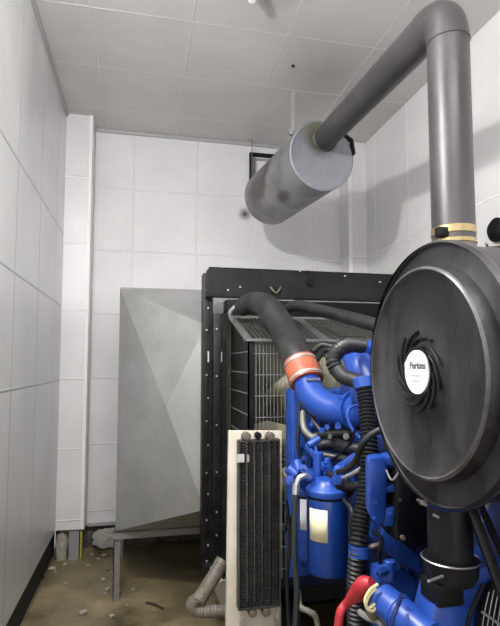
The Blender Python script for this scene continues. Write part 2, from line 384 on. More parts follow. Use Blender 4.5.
cr = B(); cr.span((.45, 2.96, .48), (1.69, 3.06, 1.9)); cr.obj('core', M_core, t)
B().span((.49, 2.955, 1.88), (1.65, 3.07, z0-.012), bev=.01).obj('header_tank', M_blk2, t)
# cowl
GX0, GX1, GYb, GYf, Zb, Zf, Z0 = .515, 1.625, 2.93, 2.43, 1.875, 1.715, .55
cw = B()
cw.prism([(GX0, GYb, Z0), (GX0, GYf, Z0), (GX0, GYf, Zf), (GX0, GYb, Zb)], (.006, 0, 0)); cw.prism([(GX1, GYb, Z0), (GX1, GYf, Z0), (GX1, GYf, Zf), (GX1, GYb, Zb)], (-.006, 0, 0))
cw.span((GX0, GYf, Z0), (GX0+.03, GYf+.02, Zf)).span((GX0, GYb-.03, Z0), (GX0+.02, GYb, Zb)).span((GX1-.03, GYf, Z0), (GX1, GYf+.02, Zf)).span((GX0, GYf, Z0-.04), (GX1, GYb, Z0))
cw.obj('fan_cowl', M_blk, t, smooth=False)
gf = B()
gf.bar((GX0, GYb, Zb+.004), (GX0, GYf, Zf+.004), .035, .012); gf.bar((GX1, GYb, Zb+.004), (GX1, GYf, Zf+.004), .035, .012); gf.bar((.925, GYb, Zb+.004), (.925, GYf, Zf+.004), .05, .012)
gf.bar((GX0-.01, GYb, Zb+.006), (GX1+.01, GYb, Zb+.006), .02, .012); gf.bar((GX0-.015, GYf, Zf+.004), (GX1, GYf, Zf+.004), .03, .014)
gf.obj('guard_frame', M_frame, t, smooth=False)
g = B(); k = 0; x = GX0+.03
while x < GX1-.02: g.tube([(x, GYb, Zb), (x, GYf, Zf)], .003, 5); x += .024
for f_ in (.2, .4, .6, .8): g.tube([(GX0, GYb+(GYf-GYb)*f_, Zb+(Zf-Zb)*f_+.003), (GX1, GYb+(GYf-GYb)*f_, Zb+(Zf-Zb)*f_+.003)], .0028, 5)
g.obj('top_grille', mat('dark_wire', (.09, .09, .088), .5, .3), t)
g = B(); x = GX0+.04
while x < GX1-.03: g.tube([(x, GYf+.006, Z0), (x, GYf+.006, Zf-.02)], .0017, 5); x += .0185
z = Z0+.05
while z < Zf-.02: g.tube([(GX0+.03, GYf+.003, z), (GX1-.03, GYf+.003, z)], .002, 5); z += .105
g.obj('front_grille', M_wire, t)
g = B()
for k in range(11): g.tube([(GX0-.002, GYf+.02, .62+k*.104), (GX0-.002, GYb-.02, .62+k*.104)], .0025, 5)
g.obj('side_wires', M_wire, t)
g = B(); g.tube([at(232, 320, 2.82), at(230, 313, 2.80), at(235, 307, 2.78), at(243, 303, 2.76), at(250, 302, 2.76)], .013, 10); g.obj('overflow_tube', M_chrome, t)
# ------------------------------------------------------------------ cooling fan
t = thing('cooling_fan', 'pale yellow-green engine fan behind the wire guard', 'fan', (1.07, 2.68, 1.15))
B().lathe([(0, -.05), (.09, -.05), (.10, .0), (.10, .05), (0, .06)], (1.07, 2.68, 1.15), (0, -1, 0), 24).obj('hub', M_fan, t)
for k in range(9):
    a = 2*PI*k/9+.25; bl = B(); o = V((1.07, 2.68, 1.15)); rd = V((math.cos(a), 0, math.sin(a))); tg = V((-math.sin(a), 0, math.cos(a)))
    vs = []
    for r_, wd in ((.08, .06), (.25, .10), (.42, .13), (.49, .10)):
        for s_ in (-1, 1): vs.append(o+rd*r_+tg*wd*s_*.8+V((0, s_*.045, 0)))
    bl.faces(vs, [(0, 1, 3, 2), (2, 3, 5, 4), (4, 5, 7, 6)]); bl.obj('fan_blade', M_fan, t, solid=.006)
# ------------------------------------------------------------------ muffler
MX = 1.075; mc = at(322, 156, 2.98); MX, MZ = mc.x, mc.z; MR = .224
mb = at(270, 198, 3.95)
ax = V((mb.x-MX, .97, mb.z-MZ)); Lm = 1.0
t = thing('exhaust_muffler', 'horizontal grey steel cylinder muffler hung below the ceiling with sooty far end', 'muffler', (MX, 2.98, MZ)); MUF = t
def muf_mat():
    m = M_steel.copy(); m.name = 'muffler_body_steel'; nt = m.node_tree; N = nt.nodes; L = nt.links; b = N['Principled BSDF']
    src = b.inputs['Base Color'].links[0].from_socket
    g = N.new('ShaderNodeNewGeometry')
    def hit(x, y):
        d = ray(x, y).normalized(); a = ax.normalized(); p = CAM.copy()
        for _ in range(900):
            p = p+d*.005; q_ = p-mc; q_ = q_-a*q_.dot(a)
            if q_.length < MR: return p
        return p
    for cen, rad, st in ((hit(262, 172), (.08, .22, .09), 2.6), (hit(259, 184), (.08, .16, .13), 3.6), (hit(283, 197), (.08, .14, .045), 1.6), (hit(253, 190), (.16, .2, .24), .9)):
        vs = N.new('ShaderNodeVectorMath'); vs.operation = 'SUBTRACT'; L.new(g.outputs['Position'], vs.inputs[0]); vs.inputs[1].default_value = cen
        vd = N.new('ShaderNodeVectorMath'); vd.operation = 'DIVIDE'; L.new(vs.outputs[0], vd.inputs[0]); vd.inputs[1].default_value = rad
        ln = N.new('ShaderNodeVectorMath'); ln.operation = 'LENGTH'; L.new(vd.outputs[0], ln.inputs[0])
        a = N.new('ShaderNodeMath'); a.operation = 'SUBTRACT'; a.use_clamp = True; a.inputs[0].default_value = 1; L.new(ln.outputs['Value'], a.inputs[1])
        c = N.new('ShaderNodeMath'); c.operation = 'MULTIPLY'; c.use_clamp = True; L.new(a.outputs[0], c.inputs[0]); c.inputs[1].default_value = st
        x = N.new('ShaderNodeMix'); x.data_type = 'RGBA'; L.new(c.outputs[0], x.inputs[0]); L.new(src, x.inputs[6]); x.inputs[7].default_value = (.07, .06, .055, 1); src = x.outputs[2]
    L.new(src, b.inputs['Base Color']); return m
B().lathe([(MR-.012, 0.004), (MR, .012), (MR, Lm-.03), (MR-.01, Lm-.01), (MR-.04, Lm), (0, Lm+.015)], mc, ax, 64, False).obj('muffler_body', muf_mat(), t)
def cap_mat():
    m = M_cap.copy(); m.name = 'muffler_cap_stained'; nt = m.node_tree; N = nt.nodes; L = nt.links; b = N['Principled BSDF']
    src = b.inputs['Base Color'].links[0].from_socket; g = N.new('ShaderNodeNewGeometry')
    for cen, rad, col, st in ((at(316, 128, 2.97), .16, (.11, .115, .055), 1.0), (at(322, 140, 2.97), .13, (.02, .02, .015), 1.5)):
        vs = N.new('ShaderNodeVectorMath'); vs.operation = 'DISTANCE'; L.new(g.outputs['Position'], vs.inputs[0]); vs.inputs[1].default_value = cen
        c = N.new('ShaderNodeMapRange'); c.inputs['From Min'].default_value = rad; c.inputs['From Max'].default_value = 0; c.inputs['To Max'].default_value = st
        L.new(vs.outputs['Value'], c.inputs['Value'])
        k = N.new('ShaderNodeClamp'); L.new(c.outputs[0], k.inputs[0])
        x = N.new('ShaderNodeMix'); x.data_type = 'RGBA'; L.new(k.outputs[0], x.inputs[0]); L.new(src, x.inputs[6]); x.inputs[7].default_value = (*col, 1); src = x.outputs[2]
    L.new(src, b.inputs['Base Color']); return m
B().lathe([(0, .004), (MR-.02, .002), (MR-.008, -.004), (MR+.003, 0), (MR+.003, .012), (MR-.002, .014)], mc, ax, 64, False).obj('end_cap', cap_mat(), t)
pz = at(326, 137, 2.96)
B().lathe([(.077, -.008), (.083, -.006), (.088, 0.001), (.088, .003), (0, .003)], (pz.x, pz.y+.02, pz.z), ax, 32, False).obj('weld_collar', M_rust, t)
# ------------------------------------------------------------------ exhaust pipe
PR = .0765
vx = at(451, 150, 1.62); VX, VY = vx.x, vx.y
te = 2.945
e0 = V((VX, VY, te))
tgt = V((pz.x, 2.985, pz.z))
dv = (tgt-e0).normalized()
t = thing('exhaust_pipe', 'thick grey exhaust pipe rising from the air cleaner side, elbow, then sloping to the muffler', 'pipe', (VX, VY, 1.98))
Rb = .13
arc = [V((VX, VY, te-Rb-.01))]
c0 = V((VX, VY, te-Rb)); ce = e0+dv*Rb
for k in range(0, 13):
    s_ = k/12; arc.append((1-s_)**2*c0+2*s_*(1-s_)*e0+s_*s_*ce)
B().tube([V((VX, VY, te-Rb)), V((VX, VY, 2.03))], PR, 48).obj('riser', M_pipe, t)
B().tube(arc[1:], PR*1.02, 48, steps=1).obj('elbow', M_pipe, t)
B().tube([ce, tgt], PR, 48).obj('sloping_run', M_pipe, t)
B().lathe([(PR+.001, 0), (PR+.004, .003), (PR+.001, .006)], (VX, VY, te-Rb-.003), (0, 0, 1), 48, False).obj('weld_seam', M_pipe, t)
B().lathe([(PR-.004, -.29), (PR-.004, .03), (PR+.001, .03), (PR+.002, .034), (PR+.002, .046), (PR+.001, .05)], (VX, VY, 1.985), (0, 0, 1), 48, False).obj('bellows_joint', M_worn, t)
zc = at(452, 234, VY).z
B().lathe([(PR, -.014), (PR+.003, -.013), (PR+.003, .013), (PR, .014)], (VX, VY, zc+.006), (0, 0, 1), 48, False).obj('brass_clamp', M_brass, t)
B().lathe([(PR, -.008), (PR+.004, -.007), (PR+.004, .007), (PR, .008)], (VX, VY, zc-.035), (0, 0, 1), 48, False).obj('brass_ring', M_brass, t)
B().box((VX-.075, VY-.04, zc-.008), (.04, .03, .035), bev=.004).obj('clamp_bolt', M_blk2, t)
# hangers
ht = atZ(294, 92, ZC-.002)
h0 = V((mc.x-.155, 2.99, mc.z+.14)); hy = ht.y
t = thing('hanger_strap', 'thin steel strap hanging from the ceiling left of the sloping exhaust pipe', 'hanger', (ht.x, hy, mc.z+.17))
hx = at(293, 110, hy).x; zh = at(292, 137, hy).z
B().span((hx-.014, hy-.003, zh), (hx+.012, hy+.003, ZC-.03)).obj('strap', M_chrome, t)
B().span((hx-.03, hy-.03, ZC-.012), (hx+.03, hy+.03, ZC-.001), bev=.002).span((hx-.012, hy-.012, ZC-.04), (hx+.012, hy+.012, ZC-.012)).obj('ceiling_plate', M_chrome, t)
B().span((hx-.02, hy-.012, zh), (hx+.02, hy-.002, zh+.05), bev=.002).obj('clip', M_leg, t)
hy = 3.06; hx2 = MX+.155
t = MUF
c = at(291, 132, 2.98); B().box(c, (.022, .03, .04), None, .002).obj('strap_clip', M_leg, t)
B().prism([(hx2, hy-.09, mc.z+.165), (hx2+.06, hy-.09, mc.z+.13), (hx2+.075, hy-.09, mc.z+.03), (hx2+.063, hy-.09, mc.z+.03), (hx2+.045, hy-.09, mc.z+.12), (hx2-.01, hy-.09, mc.z+.15)], (0, .03, 0)).obj('side_bracket', M_blk, t)
hy3 = 4.54; hx3 = at(252, 160, hy3).x
tag(B().tube([(hx3, hy3, 3.0), (hx3, hy3, ZC-.002)], .004, 8).tube([(hx3-.04, hy3, ZC-.03), (hx3-.02, hy3, ZC-.01), (hx3, hy3, ZC-.03), (hx3+.01, hy3, ZC-.06)], .003, 6).obj('hanger_rod', M_leg), 'thin dark rod from the ceiling at the far end of the muffler', 'hanger')
# black square frame on back wall
WY = 4.6; A0, A1 = at(250, 152, WY), at(251, 186, WY); fx1 = at(277, 153, WY).x
t = thing('wall_frame', 'small black square frame with a grey inner frame on the back wall behind the muffler', 'frame', (A0.x+.1, WY, A1.z))
fb = B(); w = .028
fb.span((A0.x, WY, A1.z), (A0.x+w, YB-.001, A0.z)).span((A0.x, WY, A0.z-w), (fx1, YB-.001, A0.z)).span((fx1-w, WY, A1.z), (fx1, YB-.001, A0.z)).span((A0.x, WY, A1.z), (fx1, YB-.001, A1.z+w))
fb.obj('outer_frame', M_blk2, t, smooth=False)
fb = B(); i_ = .05
fb.span((A0.x+i_, WY+.01, A1.z+i_), (A0.x+i_+.015, YB-.001, A0.z-i_)).span((A0.x+i_, WY+.01, A0.z-i_-.015), (fx1-i_, YB-.001, A0.z-i_)).obj('inner_frame', M_wire, t, smooth=False)
# ceiling fitting at top edge
c = atZ(252, -19, ZC)
t = thing('ceiling_lamp', 'small white fitting on the ceiling cut by the top edge of the photo', 'lamp', (c.x, c.y, ZC-.05))
B().lathe([(0, 0), (.06, 0), (.062, .015), (.05, .04), (0, .04)], (c.x, c.y, ZC-.001), (0, 0, -1), 24).obj('base', M_white, t)
B().lathe([(.02, 0), (.03, .03), (.033, .055), (.02, .08), (0, .085)], (c.x, c.y, ZC-.04), (0, 0, -1), 20, False).obj('bulb', M_white, t)
# ceiling screws
c = atZ(293, 65, ZC); tag(B().blob((c.x, c.y, ZC-.008), (.012, .012, .008), 2, 2, .2).obj('ceiling_anchor', M_blk2), 'small dark anchor hole plug in the ceiling above the hanger strap', 'anchor')
# ------------------------------------------------------------------ air cleaner (axis along X)
fc = atX(422, 372, .527); AX, AY, AZ = fc.x, fc.y, fc.z
t = thing('air_cleaner', 'big round black drum air cleaner with white sticker in front of the engine', 'air filter', (AX+.2, AY, AZ-.25))
ctr = V((AX, AY, AZ)); D = V((1, 0, 0))
B().lathe([(.248, .012), (.252, .018), (.252, .034), (.246, .04), (.243, .045), (.243, .34), (.235, .36), (0, .36)], ctr, D, 96, False).obj('drum', M_filter, t)
cap = B()
cap.lathe([(0, -.008), (.075, -.008), (.085, -.002), (.13, 0), (.180, .0), (.190, -.006), (.197, -.009), (.203, -.006), (.206, .004), (.208, .018), (.225, .022), (.240, .021), (.2475, .022), (.2475, .028)], ctr, D, 96, False)
cap.obj('end_cover', M_filter, t)
M_dust_hl = mat('dusty_rim_highlight', (.02, .019, .02), .4, col2=(.09, .087, .09), scale=7)  # edge highlight of the rims put into a paler, dusty ring colour
B().lathe([(.194, -.0085), (.197, -.0105), (.201, -.0085), (.203, -.005)], ctr, D, 96, False).obj('rim_bead', M_dust_hl, t)
B().lathe([(.2465, .021), (.2505, .020), (.2525, .025), (.2515, .030)], ctr, D, 96, False).obj('rim_bead', M_dust_hl, t)
sw = B()
for k in range(10):
    a0 = 2*PI*k/10; pts = []
    for j in range(7):
        s_ = j/6; a = a0+s_*1.05; r_ = .052+s_*.026; pts.append(ctr+V((-.011, math.cos(a)*r_, math.sin(a)*r_)))
    sw.tube(pts, .0024, 6, steps=2)
sw.lathe([(.050, 0), (.050, -.004), (.046, -.004), (.046, 0)], ctr+V((-.008, 0, 0)), D, 40, False)
so = sw.obj('swirl_ribs', M_blk, t)
st = B().lathe([(0, -.0125), (.042, -.0125), (.042, -.008)], ctr, D, 48, False).obj('sticker', M_white, t)
def text(s, size, m, c, name, parent, ext=.0004):
    cu = bpy.data.curves.new(name, 'FONT'); cu.body = s; cu.size = size; cu.align_x = 'CENTER'; cu.align_y = 'CENTER'; cu.extrude = ext; cu.offset = size*.02
    o = bpy.data.objects.new('tmp_text', cu); C.objects.link(o); bpy.context.view_layer.update()
    me = bpy.data.meshes.new_from_object(o.evaluated_get(bpy.context.evaluated_depsgraph_get())); bpy.data.objects.remove(o)
    me.name = name; me.materials.clear(); me.materials.append(m)
    R = Matrix(((0, 0, -1), (-1, 0, 0), (0, 1, 0))).to_4x4()   # text x -> -Y, y -> Z, normal -> -X
    me.transform(R); ob = bpy.data.objects.new(name, me); C.objects.link(ob); ob.parent = parent; ob.location = V(c)-WL[parent.name]; WL[ob.name] = V(c)
    return ob
text('Perkins', .019, M_text, ctr+V((-.0132, -.006, .012)), 'printed_name', st)
text('ooooooooo', .007, M_textl, ctr+V((-.0132, 0, -.006)), 'small_print', st)
text('oooooooo', .007, M_textl, ctr+V((-.0132, 0, -.016)), 'small_print', st)
B().lathe([(.009, 0), (.009, -.0006), (.006, -.0006), (.006, 0)], ctr+V((-.0126, .033, .013)), D, 20, False).obj('printed_ring', M_textl, st)
# outlet below drum
oc = atX(450, 520, AX+.12)
ox, oy = AX+.115, AY+.0
oc = V((ox, at(450, 520, AY).y, 0))
P0 = at(449, 500, 1.0); ox, oy = P0.x, P0.y
zr = at(450, 558, oy).z; zb = at(450, 582, oy).z
B().lathe([(.047, -.02), (.047, .0), (.047, .11)], (ox, oy, zr), (0, 0, 1), 40, True).obj('outlet_neck', M_blk, t)
B().lathe([(.030, 0), (.048, .004), (.056, .02), (.058, .045), (.060, .05), (.056, .052), (.047, .052)], (ox, oy, zb), (0, 0, 1), 40, False).obj('outlet_cup', M_blk, t)
B().lathe([(.0605, 0), (.062, .002), (.0605, .004)], (ox, oy, zb+.049), (0, 0, 1), 40, False).obj('clamp_band', M_chrome, t)
c = at(437, 579, oy-.06); B().cyl(c+V((.02, .01, 0)), c+V((-.02, -.0, -.003)), .003, 8).obj('clamp_screw', M_chrome, t)
a = at(452, 600, oy); B().span((at(438, 590, oy-.03).x, oy-.03, a.z), (at(464, 590, oy-.03).x, oy+.04, zb+.006), bev=.003).obj('outlet_block', M_blk2, t)
# latches where drum meets its bracket
for (x, y) in ((424, 504), (436, 516)):
    c = at(x, y, AY+.06); B().box(c, (.012, .008, .006), Matrix.Rotation(.5, 3, 'Y'), .001).obj('latch', M_leg, t)
# wires on drum at upper right
t2 = thing('wiring_bundle', 'thin tangled dark wires lying on top of the drum by the right edge', 'wire', at(485, 240, 1.0))
w0 = AZ+.246
for k in range(5):
    pp = [V((AX+.16+j*.035+random.uniform(-.01, .01), AY+.03+random.uniform(-.03, .03)+.01*k, w0+.002+random.uniform(0, .02))) for j in range(7)]
    B().tube(pp, .0028, 6).obj('wire', M_blk2 if k % 2 else M_worn, t2)
c = atX(501, 230, XR)
tag(B().lathe([(.05, 0), (.07, .01), (.072, .04), (.05, .06), (0, .065)], c, (-1, 0, 0), 28).obj('wall_knob', M_blk2), 'round black fixture on the right wall cut by the right edge', 'fixture')

# ------------------------------------------------------------------ engine
E = thing('diesel_engine', 'blue diesel engine with ribbed block, pipes and brackets behind the black drum', 'engine', (1.07, 1.4, .45))
bk = B()
bk.span((.84, .62, .62), (1.34, 2.2, 1.36), bev=.02)
for k in range(7): bk.span((.815, .8+k*.2, .75), (.85, .83+k*.2, 1.3), bev=.004)
bk.span((.80, .62, 1.3), (.86, 2.2, 1.35), bev=.006).span((.82, .65, .98), (.86, 2.15, 1.03), bev=.006)
bk.obj('engine_block', M_navy, E)
hd = B(); hd.span((.90, .62, 1.36), (1.30, 2.2, 1.52), bev=.012)
for k in range(9): hd.cyl((.895, .75+k*.17, 1.44), (.88, .75+k*.17, 1.44), .014, 6)
hd.obj('cylinder_head', M_blue, E)
vc = B(); vc.span((.93, .66, 1.52), (1.24, 2.15, 1.68), bev=.035); 
for k in range(6): vc.cyl((.96, .8+k*.24, 1.66), (.96, .8+k*.24, 1.70), .012, 12)
vc.obj('valve_cover', M_blue, E)
B().span((.88, .62, .5), (1.28, 2.2, .62), bev=.03).obj('oil_sump', M_blk, E)
# front plate (timing cover) px 283-300
tc = B(); a = at(285, 388, 2.3); b_ = at(304, 470, 2.3)
tc.span((a.x, 2.2, .6), (1.45, 2.3, a.z), bev=.012)
tc.obj('timing_cover', M_blue, E)
tc = B(); tc.span((a.x-.004, 2.17, .6), (a.x+.085, 2.2, a.z-.01), bev=.006)
for y in (396, 420, 446, 470, 500, 530, 560): 
    c = at(298, y, 2.17); tc.cyl((a.x+.03, 2.172, c.z), (a.x+.03, 2.158, c.z), .008, 6)
tc.obj('front_flange', M_blue, E)
# intake elbow
ie = B(); ie.tube([at(306, 380, 2.06), at(313, 396, 2.0), at(327, 407, 1.93), at(345, 411, 1.86), at(362, 410, 1.78), at(380, 405, 1.7)], [.058, .060, .060, .060, .058], 28)
ie.obj('intake_elbow', M_blue, E)
fl_ = B(); p = at(352, 411, 1.83); d = (at(362, 410, 1.78)-at(345, 411, 1.86)).normalized(); fl_.lathe([(.06, 0), (.075, 0), (.075, .014), (.06, .014)], p, d, 28)
for (x, y) in ((327, 427), (338, 424), (340, 398), (350, 402)): fl_.hexn(at(x, y, 1.82), (-.3, -1, 0), .011, .012)
fl_.obj('elbow_flange', M_blue, E)
# blue casting around elbow end and above
cs = B(); cs.tube([at(352, 352, 1.95), at(360, 366, 1.85), at(368, 385, 1.8)], [.05, .055, .05], 18)
cs.blob(at(356, 352, 1.9), (.06, .07, .035), 4, 2, .08).blob(at(366, 395, 1.75), (.06, .05, .07), 8, 2, .1)
cs.cyl(at(353, 348, 1.88), at(353, 338, 1.88), .018, 12)
cs.obj('thermostat_housing', M_blue, E)
# small blue line looping off elbow
B().tube([at(372, 412, 1.7), at(360, 406, 1.66), at(350, 408, 1.65), at(348, 418, 1.64), at(353, 430, 1.62), at(362, 440, 1.6)], .006, 8).obj('fuel_line', M_blue, E)
# dark pipes in the shaded gap
for k, (pts, r_, mm) in enumerate((
    ([(318, 445, 1.9), (335, 444, 1.85), (352, 448, 1.75), (375, 450, 1.7)], .022, M_rub2),
    ([(315, 436, 1.98), (335, 434, 1.9), (360, 432, 1.8)], .018, M_rub2),
    ([(322, 455, 1.85), (340, 458, 1.8), (362, 462, 1.7)], .015, M_rub),
    ([(303, 412, 2.05), (304, 428, 2.0), (312, 437, 1.97), (318, 436, 1.95)], .014, M_leg),
    ([(300, 398, 2.1), (299, 420, 2.08), (298, 445, 2.06), (303, 464, 2.05)], .008, M_rub2),
    ([(345, 470, 1.6), (352, 462, 1.55), (366, 452, 1.5)], .004, M_wire),
    ([(330, 474, 1.65), (348, 486, 1.55), (365, 484, 1.5)], .014, M_rub2),
    ([(340, 480, 1.6), (352, 474, 1.55), (366, 466, 1.5)], .007, M_wire))):
    B().tube([at(*q_) for q_ in pts], r_, 10).obj('pipe', mm, E)
# fuel filter head bracket castings
hb = B()
hb.span(at(297, 466, 1.78)-V((0, .05, .02)), at(345, 490, 1.78)+V((0, .05, .03)), bev=.012)
hb.cyl(at(288, 468, 1.72), at(297, 476, 1.70), .020, 12).cyl(at(297, 462, 1.74), at(300, 474, 1.70), .018, 12).hexn(at(290, 480, 1.68), (-.3, -1, .2), .017, .02).hexn(at(302, 470, 1.67), (0, -1, .5), .015, .02).box(at(308, 476, 1.72), (.07, .05, .03), Matrix.Rotation(.3, 3, 'Y'), .006)
hb.cyl(at(331, 476, 1.66), at(346, 470, 1.62), .018, 12).cyl(at(338, 468, 1.64), at(341, 486, 1.58), .017, 12).hexn(at(336, 480, 1.58), (-.2, -1, .3), .018, .02).box(at(345, 480, 1.66), (.05, .06, .035), Matrix.Rotation(-.4, 3, 'Y'), .006).hexn(at(324, 468, 1.66), (0, -.6, 1), .014, .018)
hb.bar(at(320, 462, 1.74), at(306, 446, 1.9), .012, .02, .002).bar(at(334, 470, 1.66), at(356, 455, 1.6), .010, .02, .002)
hb.cyl(at(318, 478, 1.7), at(318, 452, 1.7), .018, 14).cyl(at(331, 480, 1.66), at(327, 458, 1.66), .012, 12)
hb.obj('filter_bracket', M_blue, E)
pp = B(); c = at(314, 442, 1.75); pp.lathe([(0, -.028), (.013, -.024), (.015, 0), (.013, .024), (0, .028)], c, (1, 0, .55), 16); pp.cyl(c, at(318, 458, 1.73), .007, 10); pp.obj('primer_handle', M_blue, E)
sn = B(); sn.cyl(at(336, 486, 1.58), at(350, 484, 1.56), .02, 16); sn.cyl(at(342, 492, 1.6), at(350, 493, 1.56), .014, 12); sn.obj('fuel_sensor', M_blk2, E)
for k, (x, y, Y, r_) in enumerate(((304, 404, 2.1, .010), (306, 416, 2.1, .012), (302, 432, 2.1, .010), (308, 446, 2.05, .012), (304, 458, 2.0, .010), (322, 430, 1.9, .012), (330, 436, 1.85, .009), (312, 424, 2.0, .011), (338, 426, 1.8, .012), (346, 436, 1.75, .012))):
    B().hexn(at(x, y, Y), (-.4, -1, 0), r_, .02).obj('bolt', M_leg if k % 3 == 0 else M_blue, E)
for k, (pts, r_, mm) in enumerate((
    ([(301, 392, 2.1), (306, 410, 2.05), (302, 428, 2.05), (308, 448, 2.0), (306, 466, 1.95)], .004, M_blk2),
    ([(308, 402, 2.05), (312, 418, 2.0), (322, 432, 1.95), (334, 440, 1.9)], .009, M_rub),
    ([(330, 462, 1.7), (342, 452, 1.65), (352, 440, 1.6), (356, 425, 1.58)], .004, M_blk2),
    ([(344, 500, 1.55), (352, 512, 1.5), (350, 530, 1.5), (353, 548, 1.5)], .007, M_rub),
    ([(372, 530, 1.38), (382, 540, 1.36), (378, 556, 1.36), (384, 568, 1.36)], .006, M_blk2),
    ([(365, 547, 1.4), (374, 546, 1.38), (382, 543, 1.38)], .007, M_worn),
    ([(386, 470, 1.3), (392, 480, 1.27), (400, 470, 1.25), (404, 458, 1.2)], .003, M_leg),
    ([(424, 484, 1.15), (430, 492, 1.1), (426, 502, 1.12), (418, 500, 1.2)], .004, M_worn),
    ([(480, 525, 1.05), (488, 505, 1.03), (496, 500, 1.0)], .004, M_wire),
    ([(360, 612, 1.25), (368, 618, 1.2), (380, 622, 1.15), (384, 634, 1.15)], .008, M_wire),
    ([(286, 500, 1.95), (290, 540, 1.93), (287, 580, 1.92), (290, 640, 1.9)], .008, M_rub))):
    B().tube([at(*q_) for q_ in pts], r_, 8).obj('pipe', mm, E)
# blue box px 367-395
bx = B(); a = at(368, 457, 1.3); b_ = at(384, 523, 1.3)
bx.prism([at(370, 458, 1.3), at(384, 457, 1.3), at(388, 463, 1.3), at(386, 520, 1.3), at(380, 527, 1.3), at(370, 517, 1.3), at(368, 512, 1.3), at(368, 462, 1.3)], (.02, .06, 0), bev=.006)
bx.prism([at(386, 458, 1.3), at(395, 457, 1.3), at(395, 466, 1.3), at(388, 466, 1.3)], (.02, .08, 0), bev=.003)
bx.prism([at(386, 488, 1.3), at(396, 484, 1.3), at(397, 492, 1.3), at(388, 493, 1.3)], (.0, .05, 0), bev=.003)
bx.prism([at(386, 508, 1.3), at(397, 506, 1.3), at(396, 526, 1.3), at(384, 527, 1.3)], (.02, .06, 0), bev=.003)
for (x, y) in ((370, 492), (376, 503), (374, 518), (390, 514)): bx.hexn(at(x, y, 1.3)+V((0, .002, 0)), (0, -1, 0), .006, .008)
bx.obj('control_housing', M_blue, E)
B().prism([at(389, 467, 1.36), at(398, 467, 1.36), at(396, 506, 1.36), at(387, 506, 1.36)], (0, .06, 0)).obj('housing_recess', M_blk2, E)
# black vertical bar
bb = B(); bb.prism([at(398, 470, 1.28), at(419, 480, 1.28), at(412, 549, 1.28), at(397, 540, 1.28)], (.0, .07, 0), bev=.004)
bb.prism([at(412, 482, 1.35), at(428, 490, 1.35), at(424, 548, 1.35), at(411, 546, 1.35)], (0, .1, 0), bev=.004)
for (x, y) in ((402, 537), (404, 478), (400, 500)): bb.cyl(at(x, y, 1.285), at(x, y, 1.265), .006, 10)
bb.obj('support_bracket', M_blk, E)
for (x, y) in ((421, 502), (402, 537)): B().hexn(at(x, y, 1.25), (-.2, -1, 0), .007, .012).obj('bracket_bolt', M_worn, E)
# blue rail and lower castings
rl = B()
rl.prism([at(383, 528, 1.4), at(398, 544, 1.4), at(428, 558, 1.4), at(428, 578, 1.4), at(398, 562, 1.4), at(380, 545, 1.4)], (0, .08, 0), bev=.006)
rl.obj('lower_rail', M_blue, E)
rl = B(); rl.cyl(at(382, 570, 1.35), at(398, 566, 1.35), .016, 14).cyl(at(390, 580, 1.35), at(390, 560, 1.35), .018, 14)
rl.hexn(at(383, 570, 1.33), (-1, -.3, 0), .014, .02)
rl.prism([at(384, 575, 1.42), at(405, 570, 1.42), at(445, 600, 1.42), at(445, 640, 1.42), at(384, 640, 1.42)], (0, .1, 0), bev=.01)
rl.obj('lower_casting', M_blue, E)
# starter
st0, st1 = at(380, 597, 1.12), at(432, 640, .98); d = (st1-st0)
sm = B(); sm.lathe([(0, -.004), (.024, -.002), (.036, .008), (.037, .05), (.040, .052), (.040, .06), (.037, .062), (.037, d.length)], st0, d, 36)
sm.obj('starter_motor', M_blue, E)
sm = B(); sm.tube([at(400, 600, 1.02), at(396, 610, 1.0), at(392, 622, 1.0), at(392, 640, 1.0)], .005, 8).hexn(at(401, 597, 1.03), (0, -1, .6), .006, .008); sm.obj('starter_strap', M_navy, E)
B().blob(at(373, 608, 1.14), (.018, .02, .03), 31, 2, .15).blob(at(385, 616, 1.14), (.02, .02, .018), 33, 2, .15).obj('starter_terminal', M_worn, E)
# bell housing lower right
zt = 0
fh = B(); fh.prism([at(437, 598, .98), at(463, 597, .98), at(463, 580, .98), at(482, 568, .98), at(505, 560, .98), at(520, 700, .98), at(425, 700, .98), at(430, 626, .98)], (.02, .1, 0), bev=.004)
fh.obj('flywheel_housing', M_blue, E)
ar = B(); ar.tube([at(484, 583, .955), at(476, 600, .955), at(469, 618, .955), at(465, 640, .955)], .005, 8).obj('housing_gasket', M_blk2, E)
gr = B()
gr.prism([at(492, 584, .96), at(510, 575, .96), at(510, 660, .96), at(474, 660, .96), at(480, 610, .96)], (0, .01, 0))
gr.obj('vent_panel', M_blk2, E)
gr = B()
for k in range(5): gr.tube([at(489+k*5, 592-k*2, .95), at(484+k*5, 615, .95), at(480+k*5, 645, .95)], .0012, 6)
gr.tube([at(482, 612, .947), at(505, 628, .947)], .003, 6)
gr.obj('vent_ribs', M_wire, E)
# right-side things behind
B().blob(at(494, 540, 1.2), (.05, .06, .045), 41, 3, .03).obj('dipstick_housing', M_blue, E)
# diagonal black straps
for (a, b_, w_) in ((at(471, 508, .95), at(505, 600, .9), .022), (at(478, 500, 1.02), at(512, 575, .95), .014)):
    tag(B().bar(a, b_, w_, .012, .003).obj('diagonal_strut', M_blk), 'black diagonal strut running down right of the drum outlet, %s' % ('wider front one' if w_ > .02 else 'thinner one behind'), 'strut', 'diagonal struts')
